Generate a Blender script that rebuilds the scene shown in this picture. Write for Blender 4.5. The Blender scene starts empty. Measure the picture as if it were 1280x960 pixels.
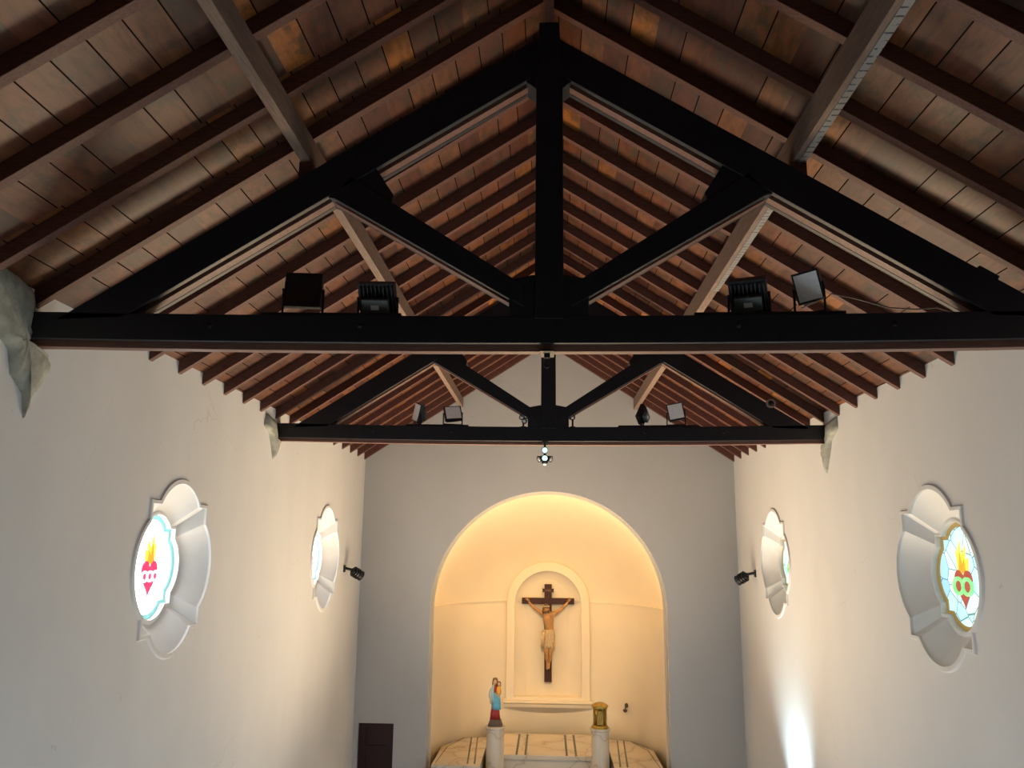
import bpy, bmesh, math, random
from mathutils import Vector, Matrix, Euler
PI = math.pi
random.seed(7)
scene = bpy.context.scene
COL = scene.collection

# ------------------------------------------------------------------ camera
CZ = 6.5                                   # eye height above the nave floor (standing in a gallery)
cam = bpy.data.cameras.new('camera'); camo = bpy.data.objects.new('camera', cam); COL.objects.link(camo)
cam.sensor_fit = 'HORIZONTAL'; cam.sensor_width = 36.0; cam.lens = 1008.34 / 1280 * 36.0
cam.clip_start = 0.05; cam.clip_end = 200
pitch, yaw, roll = 0.1951, 0.0453, 0.0104
camo.matrix_world = (Matrix.Translation((0.0026, 0, CZ)) @ Matrix.Rotation(yaw, 4, 'Z')
                     @ Matrix.Rotation(PI/2 + pitch, 4, 'X') @ Matrix.Rotation(roll, 4, 'Z'))
scene.camera = camo
vs = scene.view_settings
vs.view_transform = 'Standard'; vs.look = 'None'; vs.gamma = 1; vs.use_curve_mapping = False
vs.exposure = 0.62

# ------------------------------------------------------------------ light
world = bpy.data.worlds.new('sky'); scene.world = world; world.use_nodes = True
world.node_tree.nodes['Background'].inputs[0].default_value = (0.75, 0.85, 1, 1)
world.node_tree.nodes['Background'].inputs[1].default_value = 0.25

def area_light(name, loc, target, sx, sy, power, color, spread=PI):
    d = bpy.data.lights.new(name, 'AREA'); d.shape = 'RECTANGLE'; d.size = sx; d.size_y = sy
    d.energy = power; d.color = color; d.spread = spread
    o = bpy.data.objects.new(name, d); COL.objects.link(o); o.location = loc
    o.rotation_euler = (Vector(target) - Vector(loc)).to_track_quat('-Z', 'Z').to_euler()
    return o
def spot_light(name, loc, target, power, color, size, blend=0.6, rad=0.05):
    d = bpy.data.lights.new(name, 'SPOT'); d.energy = power; d.color = color
    d.spot_size = size; d.spot_blend = blend; d.shadow_soft_size = rad
    o = bpy.data.objects.new(name, d); COL.objects.link(o); o.location = loc
    o.rotation_euler = (Vector(target) - Vector(loc)).to_track_quat('-Z', 'Y').to_euler()
    return o
COOL_FILL = (0.80, 0.915, 1.0)
WARM = (1.0, 0.70, 0.36)
# unseen fill lamps added low along both side walls, standing in for daylight
for sx_ in (-1, 1):
    area_light('side_fill', (sx_*4.4, 12.2, 1.1), (0, 12.0, 2.4), 10.0, 2.0, 430, COOL_FILL)
    area_light('side_fill', (sx_*4.4, 5.0, 1.1), (0, 7.5, 1.2), 4.5, 2.0, 165, COOL_FILL)
# unseen warm fill lamp added near the floor to brighten the roof
area_light('warm_floor_fill', (0, 15.3, 0.3), (0, 13.2, 9), 4.0, 7.0, 720, (1.0, 0.76, 0.50), 1.9)
# cool uplight at the foot of the right wall
spot_light('wall_uplight', (3.80, 15.45, 1.75), (4.50, 15.68, 2.75), 300, (0.66, 0.88, 1.0), 1.45, 1.0, 0.12)

# ------------------------------------------------------------------ helpers
def Zc(z): return z + CZ
def link(o): COL.objects.link(o); return o
def tag(o, label=None, cat=None, group=None, kind=None):
    if label: o['label'] = label
    if cat: o['category'] = cat
    if group: o['group'] = group
    if kind: o['kind'] = kind
    return o
def empty(name, loc, rot=(0, 0, 0)):
    o = bpy.data.objects.new(name, None); o.empty_display_size = 0.1
    o.location = loc; o.rotation_euler = rot; return link(o)
def thing(name, label, cat, loc=(0, 0, 0), rot=(0, 0, 0), group=None):
    return tag(empty(name, loc, rot), label, cat, group)
def obj(name, bm, mat, parent=None, smooth=False, bevel=0.0):
    bmesh.ops.recalc_face_normals(bm, faces=bm.faces)
    me = bpy.data.meshes.new(name); bm.to_mesh(me); bm.free()
    if mat: me.materials.append(mat)
    if smooth:
        for p in me.polygons: p.use_smooth = True
    o = link(bpy.data.objects.new(name, me))
    if parent is not None: o.parent = parent
    if bevel:
        m = o.modifiers.new('bevel', 'BEVEL'); m.width = bevel; m.segments = 2; m.limit_method = 'ANGLE'
    return o
def struct(name, bm, mat, parent=None, **k):
    o = obj(name, bm, mat, parent, **k)
    if parent is None: o['kind'] = 'structure'
    return o
def box(bm, x0, x1, y0, y1, z0, z1, M=None):
    v = [bm.verts.new((x, y, z)) for x in (x0, x1) for y in (y0, y1) for z in (z0, z1)]
    if M is not None:
        for q in v: q.co = M @ q.co
    for f in ((0, 1, 3, 2), (4, 6, 7, 5), (0, 4, 5, 1), (2, 3, 7, 6), (0, 2, 6, 4), (1, 5, 7, 3)):
        bm.faces.new([v[i] for i in f])
    return v
def prism(bm, pts, a, b, axis='Y'):
    """polygon pts extruded from a to b along an axis; pts are (x,z) for Y, (y,z) for X, (x,y) for Z"""
    def P(p, t):
        return (p[0], t, p[1]) if axis == 'Y' else ((t, p[0], p[1]) if axis == 'X' else (p[0], p[1], t))
    A = [bm.verts.new(P(p, a)) for p in pts]; B = [bm.verts.new(P(p, b)) for p in pts]
    bm.faces.new(A); bm.faces.new(B[::-1])
    n = len(pts)
    for i in range(n): bm.faces.new((A[i], B[i], B[(i+1) % n], A[(i+1) % n]))
def filled(bm, loops, a, b, axis='Y'):
    """polygon with holes (loops[0] outer), extruded"""
    def P(p, t):
        return (p[0], t, p[1]) if axis == 'Y' else ((t, p[0], p[1]) if axis == 'X' else (p[0], p[1], t))
    for t in (a, b):
        edges = []
        for lp in loops:
            vs_ = [bm.verts.new(P(p, t)) for p in lp]
            edges += [bm.edges.new((vs_[i], vs_[(i+1) % len(vs_)])) for i in range(len(vs_))]
        bmesh.ops.triangle_fill(bm, edges=edges, use_beauty=True, use_dissolve=False)
    bm.verts.ensure_lookup_table()
    n = sum(len(l) for l in loops); k = 0
    V = [v for v in bm.verts][-2*n:]
    for lp in loops:
        m = len(lp)
        for i in range(m):
            i0, i1 = k + i, k + (i+1) % m
            bm.faces.new((V[i0], V[i1], V[n+i1], V[n+i0]))
        k += m
def loft(bm, rings, closed=True, cap0=False, cap1=False):
    R = [[bm.verts.new(p) for p in r] for r in rings]
    for A, B in zip(R, R[1:]):
        n = len(A)
        for i in range(n if closed else n-1):
            bm.faces.new((A[i], A[(i+1) % n], B[(i+1) % n], B[i]))
    if cap0: bm.faces.new(R[0][::-1])
    if cap1: bm.faces.new(R[-1])
    return R
def lathe(bm, prof, seg=24, c=(0, 0, 0), cap0=True, cap1=True, M=None):
    rings = []
    for r, z in prof:
        ring = [Vector((c[0] + r*math.cos(2*PI*i/seg), c[1] + r*math.sin(2*PI*i/seg), c[2] + z)) for i in range(seg)]
        if M is not None: ring = [M @ p for p in ring]
        rings.append(ring)
    loft(bm, rings, True, cap0, cap1)
def tube(bm, pts, r, seg=8):
    pts = [Vector(p) for p in pts]; rings = []
    up = Vector((0, 0, 1))
    for i, p in enumerate(pts):
        d = (pts[min(i+1, len(pts)-1)] - pts[max(i-1, 0)]).normalized()
        u = d.cross(up)
        if u.length < 1e-3: u = d.cross(Vector((1, 0, 0)))
        u.normalize(); w = d.cross(u)
        rr = r[i] if isinstance(r, (list, tuple)) else r
        rings.append([p + (u*math.cos(2*PI*k/seg) + w*math.sin(2*PI*k/seg))*rr for k in range(seg)])
    loft(bm, rings, True, True, True)
def ball(bm, c, r, sx=1, sy=1, sz=1, seg=16, M=None):
    T = Matrix.Translation(c) @ (M if M is not None else Matrix.Identity(4)) @ Matrix.Diagonal((r*sx, r*sy, r*sz, 1))
    bmesh.ops.create_uvsphere(bm, u_segments=seg, v_segments=max(6, seg//2+2), radius=1, matrix=T)
def arch(cx, half, zs, n=40, z0=None, rz=None):
    """arch outline, from bottom right over the top to bottom left"""
    rz = rz or half
    p = [(cx + half*math.cos(PI*i/n), zs + rz*math.sin(PI*i/n)) for i in range(n+1)]
    if z0 is not None: p = [(cx + half, z0)] + p + [(cx - half, z0)]
    return p
def skin_mesh(name, verts, edges, radii, sub=2):
    """one continuous body surface grown over a skeleton"""
    me = bpy.data.meshes.new(name + '_skeleton'); me.from_pydata([tuple(v) for v in verts], edges, [])
    o = bpy.data.objects.new(name + '_skeleton', me); link(o)
    m = o.modifiers.new('skin', 'SKIN'); m.use_smooth_shade = True
    for i, r in enumerate(radii):
        sv = me.skin_vertices[0].data[i]
        sv.radius = (r, r) if not isinstance(r, tuple) else r
        sv.use_root = (i == 0)
    s = o.modifiers.new('sub', 'SUBSURF'); s.levels = sub; s.render_levels = sub
    dg = bpy.context.evaluated_depsgraph_get(); dg.update()
    out = bpy.data.meshes.new_from_object(o.evaluated_get(dg))
    bpy.data.objects.remove(o); bpy.data.meshes.remove(me)
    out.name = name
    return out
def mesh_obj(name, me, mat, parent=None):
    me.materials.clear(); me.materials.append(mat)
    for p in me.polygons: p.use_smooth = True
    o = link(bpy.data.objects.new(name, me))
    if parent is not None: o.parent = parent
    return o

# ------------------------------------------------------------------ materials
class NT:
    def __init__(s, name):
        s.m = bpy.data.materials.new(name); s.m.use_nodes = True
        s.t = s.m.node_tree; s.b = s.t.nodes['Principled BSDF']
    def n(s, typ, **kw):
        nd = s.t.nodes.new(typ)
        for k, v in kw.items(): setattr(nd, k, v)
        return nd
    def l(s, a, b): s.t.links.new(a, b)
    def math(s, op, a, b=None, c=None):
        nd = s.n('ShaderNodeMath', operation=op)
        for i, v in enumerate((a, b, c)):
            if v is None: continue
            if isinstance(v, (int, float)): nd.inputs[i].default_value = v
            else: s.l(v, nd.inputs[i])
        return nd.outputs[0]
    def ramp(s, fac, stops, interp='LINEAR'):
        nd = s.n('ShaderNodeValToRGB'); nd.color_ramp.interpolation = interp
        e = nd.color_ramp.elements
        while len(e) < len(stops): e.new(0.5)
        for q, (p, c) in zip(e, stops): q.position = p; q.color = (*c, 1)
        s.l(fac, nd.inputs[0]); return nd.outputs[0]
    def mix(s, fac, a, b, blend='MIX'):
        nd = s.n('ShaderNodeMix', data_type='RGBA', blend_type=blend)
        for i, v in ((0, fac), (6, a), (7, b)):
            if isinstance(v, (int, float)): nd.inputs[i].default_value = v
            elif isinstance(v, tuple): nd.inputs[i].default_value = (*v, 1)
            else: s.l(v, nd.inputs[i])
        return nd.outputs[2]
    def noise(s, scale, detail=4, rough=0.55, vec=None, stretch=None):
        nd = s.n('ShaderNodeTexNoise'); nd.inputs['Scale'].default_value = scale
        nd.inputs['Detail'].default_value = detail; nd.inputs['Roughness'].default_value = rough
        if vec is None: vec = s.obj()
        if stretch:
            mp = s.n('ShaderNodeMapping'); mp.inputs['Scale'].default_value = stretch
            s.l(vec, mp.inputs[0]); vec = mp.outputs[0]
        s.l(vec, nd.inputs['Vector']); return nd.outputs[0]
    def obj(s): return s.n('ShaderNodeTexCoord').outputs['Object']
    def bump(s, h, strength=0.2, dist=0.01):
        nd = s.n('ShaderNodeBump'); nd.inputs['Strength'].default_value = strength; nd.inputs['Distance'].default_value = dist
        s.l(h, nd.inputs['Height']); s.l(nd.outputs[0], s.b.inputs['Normal'])
    def set(s, color=None, rough=None, metal=None, spec=None):
        if color is not None:
            if isinstance(color, tuple): s.b.inputs['Base Color'].default_value = (*color, 1)
            else: s.l(color, s.b.inputs['Base Color'])
        if rough is not None: s.b.inputs['Roughness'].default_value = rough
        if metal is not None: s.b.inputs['Metallic'].default_value = metal
        if spec is not None: s.b.inputs['Specular IOR Level'].default_value = spec
        return s.m
def speckled(name, c, rough=0.5, var=0.25, scale=6, metal=0, spec=0.5, bump=0.0, stretch=None):
    t = NT(name); f = t.noise(scale, 5, 0.6, None, stretch)
    a = tuple(max(0, x*(1-var)) for x in c); b = tuple(min(1, x*(1+var)) for x in c)
    col = t.ramp(f, [(0.3, a), (0.7, b)])
    if bump: t.bump(f, bump, 0.01)
    return t.set(col, rough, metal, spec)
def emit(name, c, s):
    t = NT(name); t.set((0.02, 0.02, 0.02), 0.4)
    t.b.inputs['Emission Color'].default_value = (*c, 1); t.b.inputs['Emission Strength'].default_value = s
    return t.m

def plaster(name, base, stain):
    t = NT(name)
    big = t.noise(0.55, 5, 0.6, None, (1, 1, 0.5)); fine = t.noise(14, 6, 0.65)
    c = t.ramp(big, [(0.3, tuple(x*0.93 for x in base)), (0.55, base), (0.75, tuple(min(1, x*1.04) for x in base))])
    sp = t.math('GREATER_THAN', t.noise(3.2, 8, 0.75), 0.675)      # small scuffs
    c = t.mix(t.math('MULTIPLY', sp, 0.35), c, stain)
    # hairline cracks
    v = t.n('ShaderNodeTexVoronoi', feature='DISTANCE_TO_EDGE'); v.inputs['Scale'].default_value = 0.45
    w = t.n('ShaderNodeMix', data_type='VECTOR'); w.inputs[0].default_value = 0.22
    nz = t.n('ShaderNodeTexNoise'); nz.inputs['Scale'].default_value = 2.0; nz.inputs['Detail'].default_value = 6
    o_ = t.obj(); t.l(o_, nz.inputs['Vector']); t.l(o_, w.inputs[4]); t.l(nz.outputs['Color'], w.inputs[5]); t.l(w.outputs[1], v.inputs['Vector'])
    crack = t.math('MULTIPLY', t.math('LESS_THAN', v.outputs['Distance'], 0.0012), t.math('GREATER_THAN', t.noise(0.6, 2), 0.55))
    c = t.mix(t.math('MULTIPLY', crack, 0.22), c, stain)
    t.bump(fine, 0.12, 0.006)
    return t.set(c, 0.8, 0, 0.25)
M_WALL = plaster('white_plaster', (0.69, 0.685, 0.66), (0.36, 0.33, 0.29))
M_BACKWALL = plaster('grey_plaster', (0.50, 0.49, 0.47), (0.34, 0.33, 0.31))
M_APSE = speckled('cream_plaster', (0.80, 0.70, 0.53), 0.7, 0.03, 1.2, spec=0.2)
M_CEMENT = speckled('raw_cement', (0.36, 0.36, 0.30), 0.95, 0.28, 7, spec=0.1, bump=0.8)
M_FLOOR = speckled('pale_floor_tile', (0.44, 0.43, 0.41), 0.35, 0.08, 3)
M_TRIMWHITE = speckled('white_paint', (0.80, 0.79, 0.76), 0.6, 0.03, 3, spec=0.3)

def ceiling_boards():
    t = NT('ceiling_boards')
    g = t.n('ShaderNodeNewGeometry'); sp = t.n('ShaderNodeSeparateXYZ'); t.l(t.obj(), sp.inputs[0])
    X, Y = sp.outputs[0], sp.outputs[1]
    side = t.math('GREATER_THAN', X, 0.0)
    s = t.math('MULTIPLY', t.math('ABSOLUTE', X), 1.193)
    y0 = t.math('SUBTRACT', Y, t.math('ADD', 8.70, t.math('MULTIPLY', side, 0.21)))
    bay = t.math('FLOOR', t.math('DIVIDE', y0, 0.722))
    wn = t.n('ShaderNodeTexWhiteNoise', noise_dimensions='2D'); cb = t.n('ShaderNodeCombineXYZ')
    t.l(bay, cb.inputs[0]); t.l(side, cb.inputs[1]); t.l(cb.outputs[0], wn.inputs['Vector'])
    u = t.math('DIVIDE', t.math('ADD', s, t.math('MULTIPLY', wn.outputs['Value'], 0.27)), 0.262)
    idx = t.math('FLOOR', u); fr = t.math('FRACT', u)
    wn2 = t.n('ShaderNodeTexWhiteNoise', noise_dimensions='3D'); cb2 = t.n('ShaderNodeCombineXYZ')
    t.l(idx, cb2.inputs[0]); t.l(bay, cb2.inputs[1]); t.l(side, cb2.inputs[2]); t.l(cb2.outputs[0], wn2.inputs['Vector'])
    base = t.ramp(wn2.outputs['Value'], [(0.0, (0.072, 0.023, 0.013)), (0.2, (0.122, 0.041, 0.020)), (0.4, (0.090, 0.033, 0.020)), (0.55, (0.134, 0.052, 0.024)),
                                        (0.72, (0.107, 0.034, 0.014)), (0.90, (0.166, 0.058, 0.018)), (0.975, (0.270, 0.094, 0.020))], 'CONSTANT')
    # grain along the boards, knots and weather stains
    gv = t.n('ShaderNodeVectorMath', operation='ADD'); t.l(t.obj(), gv.inputs[0]); t.l(wn2.outputs['Color'], gv.inputs[1])
    grain = t.noise(9, 6, 0.65, gv.outputs[0], (1.6, 0.35, 1.0))
    c = t.mix(0.85, base, t.ramp(grain, [(0.28, (0.35, 0.32, 0.30)), (0.5, (1, 1, 1)), (0.74, (1.5, 1.4, 1.25))]), 'MULTIPLY')
    blot = t.noise(2.6, 6, 0.7, gv.outputs[0])
    c = t.mix(t.ramp(blot, [(0.50, (0, 0, 0)), (0.62, (0.75, 0.75, 0.75))]), c, (0.042, 0.033, 0.020))
    seam = t.math('MULTIPLY', t.math('LESS_THAN', fr, 0.045), t.math('GREATER_THAN', wn2.outputs['Value'], 0.20))
    c = t.mix(seam, c, (0.012, 0.007, 0.005))
    h = t.math('SUBTRACT', grain, t.math('MULTIPLY', seam, 2.5))
    t.bump(h, 0.2, 0.006)
    rg = t.math('ADD', 0.40, t.math('MULTIPLY', seam, 0.55)); t.l(rg, t.b.inputs['Roughness'])
    t.l(t.math('MULTIPLY', t.math('SUBTRACT', 1.0, seam), 0.28), t.b.inputs['Specular IOR Level'])
    return t.set(c)
M_BOARDS = ceiling_boards()
def timber(name, dark, light, rough, stretch):
    t = NT(name); f = t.noise(7, 6, 0.65, None, stretch)
    oi = t.n('ShaderNodeObjectInfo')
    c = t.ramp(f, [(0.28, dark), (0.72, light)])
    c = t.mix(t.math('MULTIPLY', oi.outputs['Random'], 0.35), c, dark)
    t.bump(f, 0.25, 0.006)
    return t.set(c, rough, 0, 0.25)
M_RAFTER = timber('red_brown_timber', (0.065, 0.023, 0.016), (0.165, 0.070, 0.050), 0.5, (1.2, 9, 9))
M_PURLIN = timber('weathered_timber', (0.13, 0.085, 0.062), (0.27, 0.185, 0.14), 0.6, (9, 0.8, 9))
M_CORE = timber('red_core_timber', (0.12, 0.05, 0.035), (0.24, 0.13, 0.10), 0.38, (0.8, 9, 9))
M_BLACK = speckled('black_paint', (0.007, 0.008, 0.011), 0.42, 0.2, 4, spec=0.40)
M_BOLT = speckled('dark_steel', (0.02, 0.02, 0.02), 0.5, 0.2, 20, 0.6)
M_HOUS = speckled('black_aluminium', (0.008, 0.009, 0.011), 0.4, 0.2, 10, spec=0.45)
M_PANEL = speckled('white_led_panel', (0.88, 0.90, 0.90), 0.3, 0.08, 40)
M_DARKGLASS = speckled('dark_glass', (0.006, 0.010, 0.012), 0.12, 0.1, 5, spec=0.6)
M_DRIVER = speckled('grey_green_driver', (0.07, 0.085, 0.08), 0.5, 0.1, 10)
M_LABEL = speckled('white_sticker', (0.65, 0.65, 0.65), 0.5, 0.05, 10)
M_CABLE = speckled('pale_cable', (0.30, 0.24, 0.20), 0.5, 0.1, 10)
M_STRIP = None
def strip_mat():
    t = NT('silver_strip'); sp = t.n('ShaderNodeSeparateXYZ'); t.l(t.obj(), sp.inputs[0])
    fr = t.math('FRACT', t.math('DIVIDE', sp.outputs[1], 0.085))
    k = t.math('MULTIPLY', t.math('LESS_THAN', fr, 0.22), t.math('GREATER_THAN', t.noise(26, 4), 0.47))
    return t.set(t.mix(k, (0.24, 0.23, 0.21), (0.02, 0.02, 0.02)), 0.4, 0.1)
M_STRIP = strip_mat()
M_DOOR = timber('dark_door_wood', (0.020, 0.007, 0.007), (0.045, 0.014, 0.013), 0.45, (9, 9, 1))
M_CROSS = timber('dark_cross_wood', (0.035, 0.012, 0.009), (0.075, 0.028, 0.02), 0.5, (9, 9, 1.5))
M_SKIN = speckled('painted_flesh', (0.44, 0.23, 0.09), 0.55, 0.35, 9, spec=0.3)
M_CLOTH = speckled('bone_cloth', (0.52, 0.40, 0.24), 0.8, 0.35, 12, spec=0.1, stretch=(6, 6, 0.6))
M_HAIR = speckled('brown_hair', (0.15, 0.085, 0.045), 0.7, 0.3, 15)
M_BRASS = speckled('polished_brass', (0.42, 0.28, 0.07), 0.36, 0.15, 6, 1.0)
M_BLUE = speckled('sky_blue_robe', (0.13, 0.42, 0.58), 0.6, 0.15, 8)
M_PALEBLUE = speckled('pale_grey_blue_mantle', (0.42, 0.52, 0.50), 0.6, 0.12, 8)
M_RED = speckled('red_gown', (0.33, 0.025, 0.025), 0.55, 0.2, 8)
M_ORANGE = speckled('orange_tunic', (0.72, 0.34, 0.03), 0.6, 0.15, 8)
M_FACE = speckled('painted_face', (0.62, 0.36, 0.20), 0.5, 0.08, 8)
M_STONE = speckled('dark_plinth', (0.10, 0.065, 0.045), 0.7, 0.25, 12)
M_GREEN = speckled('dark_green_marble', (0.025, 0.055, 0.030), 0.25, 0.4, 9)
def marble():
    t = NT('veined_marble'); o_ = t.obj()
    w = t.n('ShaderNodeTexNoise'); w.inputs['Scale'].default_value = 1.6; w.inputs['Detail'].default_value = 6; t.l(o_, w.inputs['Vector'])
    mixv = t.n('ShaderNodeMix', data_type='VECTOR'); mixv.inputs[0].default_value = 0.45
    t.l(o_, mixv.inputs[4]); t.l(w.outputs['Color'], mixv.inputs[5])
    v = t.n('ShaderNodeTexVoronoi', feature='DISTANCE_TO_EDGE'); v.inputs['Scale'].default_value = 1.7; t.l(mixv.outputs[1], v.inputs['Vector'])
    c = t.ramp(v.outputs['Distance'], [(0.0, (0.36, 0.30, 0.23)), (0.006, (0.50, 0.43, 0.34)), (0.04, (0.58, 0.51, 0.41)), (0.3, (0.63, 0.56, 0.46))])
    return t.set(c, 0.25, 0, 0.5)
M_MARBLE = marble()
M_LED = emit('warm_led_strip', (1.0, 0.60, 0.20), 35)

# ------------------------------------------------------------------ room shell
HW = 4.5                    # half width of the nave
YB = 19.76                  # east wall with the arch
YF = -6.0                   # west wall behind the gallery
SL = 0.65                   # roof slope
def raft_z(x): return 1.99 + SL*(HW - abs(x))            # underside of rafters (relative to eye)
def board_z(x): return 2.145 + SL*(HW - abs(x))          # underside of boards

def quat(s, n=24):
    """barbed quatrefoil outline: a square with an arc bulging from every side"""
    a, hw, sag = 0.742, 0.53, 0.273
    r = (hw*hw + sag*sag)/(2*sag); th = math.asin(min(1, hw/r)); pts = []
    for k in range(4):
        c, s_ = math.cos(k*PI/2), math.sin(k*PI/2)
        loc = [(a, -a), (a, -hw)] + [(a + sag - r + r*math.cos(t), r*math.sin(t)) for t in [(-th + 2*th*i/n) for i in range(1, n)]] + [(a, hw)]
        pts += [((x*c - y*s_)*s, (x*s_ + y*c)*s) for x, y in loc]
    return pts
WIN = [('left', -1, 9.82), ('left', -1, 16.56), ('right', 1, 9.82), ('right', 1, 16.56)]
ZW = -0.32
for side, sx in (('left', -1), ('right', 1)):
    bm = bmesh.new()
    outer = [(YF, 0), (YB + 0.4, 0), (YB + 0.4, Zc(2.145)), (YF, Zc(2.145))]
    holes = [[(wy + p, Zc(ZW) + q) for p, q in quat(1.0)] for sd, _, wy in WIN if sd == side]
    filled(bm, [outer] + holes, sx*HW, sx*(HW + 0.45), 'X')
    struct('wall_' + side, bm, M_WALL)
bm = bmesh.new()
AX, AR, AS = 0.015, 2.80, -1.55        # arch centre, radius, spring height
arc = arch(AX, AR, Zc(AS), 56, 0.0)
DX0, DX1, DZ = -4.39, -3.56, Zc(-4.13)
outline = [(HW, 0), (HW, Zc(2.3)), (0, Zc(5.2)), (-HW, Zc(2.3)), (-HW, 0), (DX0, 0), (DX0, DZ), (DX1, DZ), (DX1, 0)] + arc[::-1]
filled(bm, [outline], YB, YB + 0.26, 'Y')
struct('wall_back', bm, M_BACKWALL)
bm = bmesh.new()
filled(bm, [[(HW, 0), (HW, Zc(2.3)), (0, Zc(5.2)), (-HW, Zc(2.3)), (-HW, 0)]], YF - 0.3, YF, 'Y')
struct('wall_front', bm, M_WALL)
bm = bmesh.new(); box(bm, -HW, HW, YF, 24.0, -0.2, 0.0); struct('floor', bm, M_FLOOR)
bm = bmesh.new()
prism(bm, [(-4.52, Zc(board_z(4.52))), (0, Zc(board_z(0))), (4.52, Zc(board_z(4.52))), (4.52, Zc(board_z(4.52) + 0.06)), (0, Zc(board_z(0) + 0.06)), (-4.52, Zc(board_z(4.52) + 0.06))], YF, YB + 0.1, 'Y')
struct('ceiling', bm, M_BOARDS)

# apse: half cylinder with a quarter dome, behind a lip that hides the LED strip
RC, YC, ZS = 2.82, 20.08, Zc(-1.53)
bm = bmesh.new(); NA = 48
rings = []
for zz in (0.5, 2.0, 3.5, ZS):
    rings.append([(AX + RC*math.cos(PI*i/NA), YC + RC*math.sin(PI*i/NA), zz) for i in range(NA+1)])
for k in range(1, 17):
    ph = PI/2*k/16.0; rr = RC*math.cos(ph)
    rings.append([(AX + rr*math.cos(PI*i/NA), YC + rr*math.sin(PI*i/NA), ZS + RC*math.sin(ph)) for i in range(NA+1)])
loft(bm, rings, False)
bmesh.ops.remove_doubles(bm, verts=bm.verts, dist=1e-4)
o = struct('wall_apse', bm, M_APSE, smooth=True)
md = o.modifiers.new('thickness', 'SOLIDIFY'); md.thickness = 0.12; md.offset = 1
bm = bmesh.new()
filled(bm, [arch(AX, 3.0, Zc(AS), 56, 0.5) + arch(AX, 2.74, Zc(AS), 56, 0.5)[::-1]], YB + 0.26, YB + 0.33, 'Y')
struct('trim_1', bm, M_APSE)
bm = bmesh.new()                       # cornice line round the apse
rings = []
for r, z in ((RC + .01, -0.03), (RC - 0.025, -0.03), (RC - 0.025, 0.0), (RC + .01, 0.012)):
    rings.append([(AX + r*math.cos(PI*i/NA), YC + r*math.sin(PI*i/NA), ZS + z) for i in range(NA+1)])
loft(bm, rings, False); struct('trim_2', bm, M_APSE)
# raised frame of the niche with its recessed panel
NX = 0.015
bm = bmesh.new()
filled(bm, [arch(NX, 1.115, Zc(-1.60), 40, Zc(-4.10)), arch(NX, 0.895, Zc(-1.625), 40, Zc(-3.98))], 22.57, 22.95, 'Y')
struct('trim_3', bm, M_APSE, bevel=0.012)
bm = bmesh.new()
filled(bm, [arch(NX, 0.96, Zc(-1.625), 40, Zc(-4.05))], 22.84, 22.95, 'Y')
struct('trim_4', bm, M_APSE)
bm = bmesh.new()                       # sill moulding below the niche
prism(bm, [(22.95, Zc(-4.06)), (22.47, Zc(-4.06)), (22.47, Zc(-4.12)), (22.53, Zc(-4.16)), (22.56, Zc(-4.24)), (22.95, Zc(-4.24))], NX - 1.17, NX + 1.17, 'X')
struct('trim_5', bm, M_APSE)
# LED strip behind the lip
bm = bmesh.new()
tube(bm, [(AX + 2.785*math.cos(a), YB + 0.37, Zc(AS) + 2.785*math.sin(a)) for a in [PI*i/60 for i in range(-2, 63)]], 0.012, 6)
tag(obj('led_strip', bm, M_LED), 'warm glowing strip hidden behind the rim of the altar arch', 'light strip')

# sanctuary platform
bm = bmesh.new(); box(bm, -2.78, 2.81, YB + 0.02, 22.9, 0.0, 0.6); struct('trim_6', bm, M_MARBLE)

# door in the back wall
bm = bmesh.new(); box(bm, DX0 + .01, DX1 - .01, YB + 0.10, YB + 0.15, 0.0, DZ - .01)
d = struct('door_1', bm, M_DOOR)
bm = bmesh.new()
for x0, x1, z0, z1 in ((DX0 + .01, DX0 + .17, 0, DZ - .01), (DX1 - .15, DX1 - .01, 0, DZ - .01), (DX0 + .17, DX1 - .15, DZ - .50, DZ - .62), (DX0 + .17, DX1 - .15, DZ - .13, DZ - .01), (DX0 + .17, DX1 - .15, 0, .2)):
    box(bm, x0, x1, YB + 0.07, YB + 0.10, min(z0, z1), max(z0, z1))
obj('door_frame', bm, M_DOOR, d)

# ------------------------------------------------------------------ windows
def glass_mat(name, stops, strength, lead, leadcol, scale):
    t = NT(name)
    v = t.n('ShaderNodeTexVoronoi', feature='F1'); v.inputs['Scale'].default_value = scale
    e = t.n('ShaderNodeTexVoronoi', feature='DISTANCE_TO_EDGE'); e.inputs['Scale'].default_value = scale
    o_ = t.obj(); t.l(o_, v.inputs['Vector']); t.l(o_, e.inputs['Vector'])
    wn = t.n('ShaderNodeTexWhiteNoise', noise_dimensions='3D'); t.l(v.outputs['Color'], wn.inputs['Vector'])
    c = t.ramp(wn.outputs['Value'], stops)
    k = t.math('LESS_THAN', e.outputs['Distance'], lead)
    c = t.mix(k, c, leadcol)
    t.set(c, 0.2); t.l(c, t.b.inputs['Emission Color']); t.b.inputs['Emission Strength'].default_value = strength
    return t.m
M_GLASS_L = glass_mat('sunlit_white_glass', [(0, (0.86, 0.97, 1)), (1, (1, 1, 1))], 5.0, 0.008, (0.75, 0.93, 0.97), 3.0)
M_GLASS_R = glass_mat('pale_blue_glass', [(0, (0.36, 0.66, 0.84)), (0.5, (0.52, 0.80, 0.88)), (1, (0.74, 0.89, 0.83))], 0.6, 0.022, (0.10, 0.28, 0.30), 4.2)
def glass_c(name, c, e): 
    t = NT(name); t.set(c, 0.25); t.b.inputs['Emission Color'].default_value = (*c, 1); t.b.inputs['Emission Strength'].default_value = e; return t.m
M_HEART_L = glass_c('bright_red_glass', (0.85, 0.02, 0.10), 0.9)
M_HEART_R = glass_c('deep_red_glass', (0.32, 0.05, 0.04), 0.7)
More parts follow.
